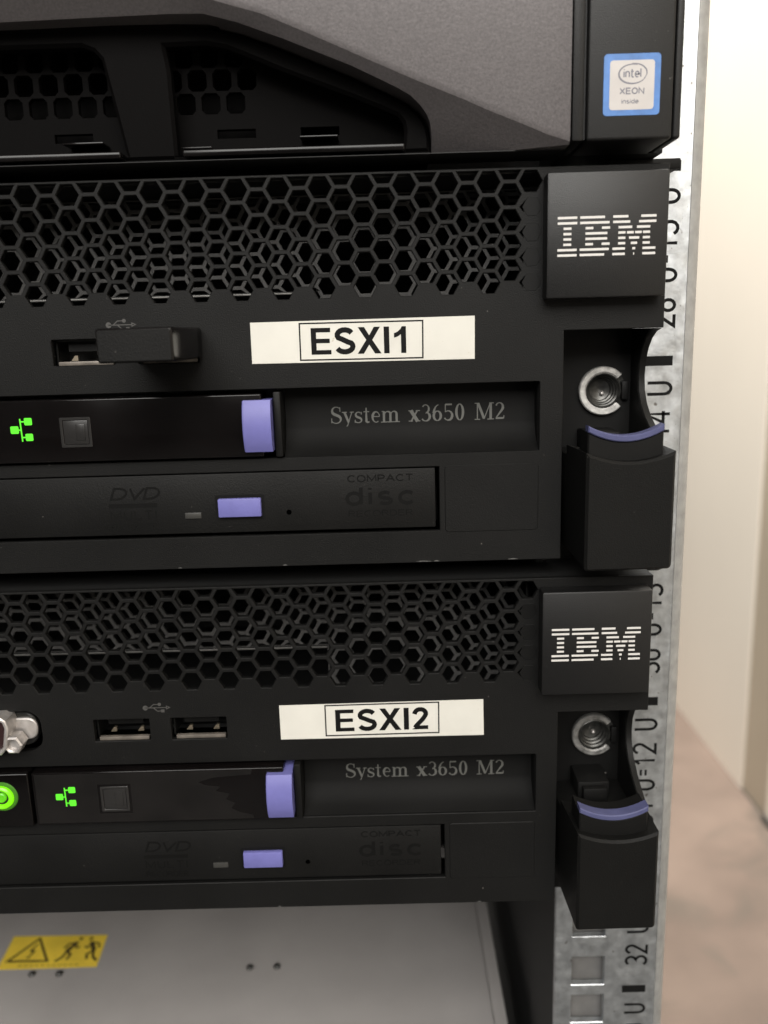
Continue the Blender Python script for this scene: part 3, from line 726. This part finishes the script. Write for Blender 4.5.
for r in range(6):
    for i in range(n):
        if r == 0: vs.append((C[i][0], 6.2 if i < 18 else 9.2, C[i][1]))                # inner return
        elif r == 1: vs.append((C[i][0], YB[i], C[i][1]))
        elif r == 2: q = .5; vs.append((C[i][0]*(1-q)+K[i][0]*q, -6.2+.5*(YB[i]+6.2), C[i][1]*(1-q)+K[i][1]*q))
        elif r == 3: vs.append((K[i][0], -6.2, K[i][1]))
        elif r == 4: vs.append((K[i][0]+.3, -6.6, K[i][1]+1.2) if i < n-1 else (K[i][0], -6.6, K[i][1]+1.2))
        else: vs.append((K[i][0], -7.2, 89))
for r in range(5):
    for i in range(n-1): fs.append((r*n+i, r*n+i+1, (r+1)*n+i+1, (r+1)*n+i))
mb = MB(); mb.add(vs, fs); mb.box(X_L, 38.6, -7.1, 9, 89, 90.5)
bz = mb.build('bezel', 'silver', top, smooth=24)
V1 = [(-160, 26.6), (-59.5, 26.5), (-57.2, 25.6), (-55.8, 24.0), (-53.6, 12.6), (-52.3, 5.6), (-160, 5.6)]
V2 = [(-42.6, 26.1), (-34.2, 26.2), (-30, 25.4), (-27.4, 24.4), (-18.8, 20.8), (-5, 15.6), (1.2, 13.1), (4.6, 11.6), (5.7, 10.2), (6.0, 8.6), (5.6, 5.2), (-41.6, 5.2), (-41.9, 21.5)]
VF = ccw([(X_L+2, 29.9)]+[(x-.3, z-.1) for x, z in C[3:18]]+[(11.2, 4.4), (X_L+2, 4.4)])
MB().plate(VF, [V1, V2, [(-300, 26.5), (-175, 26.5), (-175, 5.6), (-300, 5.6)]], 2.4, 5.4, .7).build('vent_frame', 'lip', bz)
hh = []
for i in range(-60, 8):
    for j in range(0, 3):
        z = 16.6+4.6*j
        x = -66.9+5.3*i+(2.65 if j % 2 else 0)
        if -395 < x < 5: hh.append([(x+1.95*a, z+2.05*b) for a, b in ((.62, 1), (-.62, 1), (-1, .62), (-1, -.62), (-.62, -1), (.62, -1), (1, -.62), (1, .62))])
for x in (-65.2, -12, -30): hh.append([(x-4.1, 9.6), (x+4.1, 9.6), (x+4.1, 11.3), (x-4.1, 11.3)])
MB().plate([(X_L+3, 4.5), (8, 4.5), (8, 28.4), (X_L+3, 28.4)], hh, 9.0, 10.4, .1).build('vent_grille', 'lip', bz, smooth=20)
MB().box(X_L+2, 11, 17.2, 18.2, 4.0, 29.5).box(X_L+2, 11.2, 2.1, 18, 3.3, 4.3).box(X_L+2, 11.2, 2.1, 18, 29.2, 30.5).build('vent_backing', 'lip', bz)
mb = MB(); mb.box(X_L+2, -52.4, -1.6, 4, 4.1, 5.5, .35, 3); mb.box(-39.6, 5.9, -1.9, 4, 4.0, 5.4, .35, 3); mb.box(-66, -57.5, 4, 8.8, 8.2, 8.6, .1); mb.box(-39.4, -33.5, -2.2, -1.0, 5.45, 5.75, .1); mb.box(-16, -8, 4, 8.8, 8.2, 8.6, .1)
mb.build('vent_shelf', 'gloss', bz)
MB().box(X_L, 38.6, -2.0, 9.2, 3.15, 3.28).build('bezel_underside', 'deep', bz)
ec = MB(); ec.box(39.1, 41.5, -5.6, 9, 3.9, 89, .5, 2); ec.box(41.9, 58.9, -6.1, 9.2, 3.8, 89, .6, 3); ec.box(59.2, 60.8, -5.5, 8.9, 3.9, 89, .5, 3); ec.box(39.3, 60.5, -4.6, 9, 4.3, 88.5)
for z, h in ((31.5, 1.6), (28.5, .9), (27, 1.8), (20.5, 2.2), (11.6, 2.6), (35.5, 1.2), (40, 2)): ec.box(60.7, 61.4, -3, 3, z-h/2, z+h/2, .3)
cap = ec.build('end_cap', 'badge', top)
MB().box(52, 68.1, 15, 20.9, 1.75, 3.95, .3).box(40, 62, 9.3, 20.9, 4.0, 60).build('mounting_bracket', 'face2', top)
MB().box(59.3, 62, 9.4, 20.8, 60.1, 88).build('ear_plate', 'face2', top)
st = MB().prism(rrect(45.05, 56.2, 8.25, 19.5, .7), -6.2, -6.08, .03).build('processor_sticker', 'blue', cap)
sl = MB().prism(rrect(46.25, 55.0, 9.3, 18.3, .6), -6.225, -6.19).build('sticker_field', 'pale', st)
mb = MB(); y = -6.245
mb.ribbon(arc(50.7, 15.8, 2.7, 1.75, 70, 345, 22), [.12+.22*math.sin(math.pi*i/22) for i in range(23)], y, .02)
mb.ribbon(arc(50.75, 16.0, 2.75, 1.7, 95, -35, 12), [.1+.18*math.sin(math.pi*i/12) for i in range(13)], y-.004, .02)
write(mb, 'intel', 48.85, 15.1, 1.75, .26, y, width=3.6, gap=.2)
write(mb, 'XEON', 48.2, 12.1, 1.25, .24, y, width=4.9, gap=.25); write(mb, 'inside', 48.6, 10.4, .95, .15, y, width=3.4, gap=.2)
mb.build('lettering', 'slate', sl)

# ================================================================== the unit below
low = thing('equipment_chassis', 'grey steel equipment case at the bottom, its flat lid carrying a yellow sticker', 'rack unit', (-180, 22, -310))
lid = MB(); lid.box(X_L+6, 32.0, 22, 720, -268.8, -268, .15); lid.box(32.3, 36.85, 22, 720, -269.4, -268.5, .3)
ld = lid.build('lid', 'lid', low)
MB().box(X_L+6, 36.6, 22.2, 719, -310, -269.5, .3).build('case_body', 'lid', low)
MB().box(X_L, 44, 16, 22, -310.5, -268.4, .5).build('front_panel', 'face', low)
FT = lambda u, d, w_: (u, w_, d)         # drawing on the lid: w runs into the rack
sk_ = MB().prism([(-156.6, 110.8), (-118.3, 110.4), (-117.0, 92.9), (-155.4, 92.6)], -267.93, -267.99, fn=FT).build('warning_sticker', 'yellow', low)
mb = MB(); zt = -267.90
tri = [(-153.2, 96.8), (-145.4, 109.2), (-137.6, 96.6)]
mb.ribbon(tri+[tri[0]], .95, zt, -.02, fn=FT)
mb.ribbon([(-144.9, 106.2), (-146.2, 102.4), (-144.8, 102.0), (-145.8, 98.4)], [.5, .9, .9, .4], zt+.01, -.02, fn=FT); mb.ribbon([(-146.6, 98.6), (-145.2, 98.6)], .8, zt+.012, -.02, fn=FT)
for ox, sgn in ((-130.5, 1), (-122.2, -1)):
    f = lambda p: [(ox+sgn*a, 93.6+b) for a, b in p]
    mb.ribbon(f([(1.6, 14.6), (2.6, 15.2)]), 1.6, zt, -.02, fn=FT)
    mb.ribbon(f([(1.4, 13.2), (-.8, 9.0), (-1.2, 7.8)]), [1.5, 1.9, 1.5], zt+.01, -.02, fn=FT)
    mb.ribbon(f([(1.2, 12.6), (-1.8, 12.2), (-2.8, 9.6)]), .8, zt+.02, -.02, fn=FT); mb.ribbon(f([(1.0, 12.0), (2.0, 9.8), (3.2, 10.4)]), .8, zt+.03, -.02, fn=FT)
    mb.ribbon(f([(-1.0, 8.0), (.9, 6.2), (.2, 3.6)]), 1.0, zt+.04, -.02, fn=FT); mb.ribbon(f([(-1.0, 8.0), (-2.0, 4.6), (-4.0, 2.6)]), 1.0, zt+.05, -.02, fn=FT)
for k in range(11): mb.ribbon([(-148+k*2.2, 94.3), (-146.5+k*2.2, 94.3)], .35, zt, -.02, fn=FT)
mb.build('pictogram', 'brown', sk_)
for x, y in ((-140.6, 89.8), (-130.1, 89.6), (-57.5, 90.4), (-47.1, 90.6)):
    q = MB(); prof = [(.01, -266.9), (.8, -267.0), (1.25, -267.4), (1.4, -267.98)]; vs = []; fs = []
    for i in range(12):
        a = math.radians(30*i); vs += [(x+r*math.cos(a), y+r*math.sin(a), z) for r, z in prof]
    for i in range(12):
        for k in range(3): fs.append((i*4+k, i*4+k+1, ((i+1) % 12)*4+k+1, ((i+1) % 12)*4+k))
    q.add(vs, fs).build('screw', 'bolt', low)
for o in bpy.data.objects:
    if 'base' in o: del o['base']
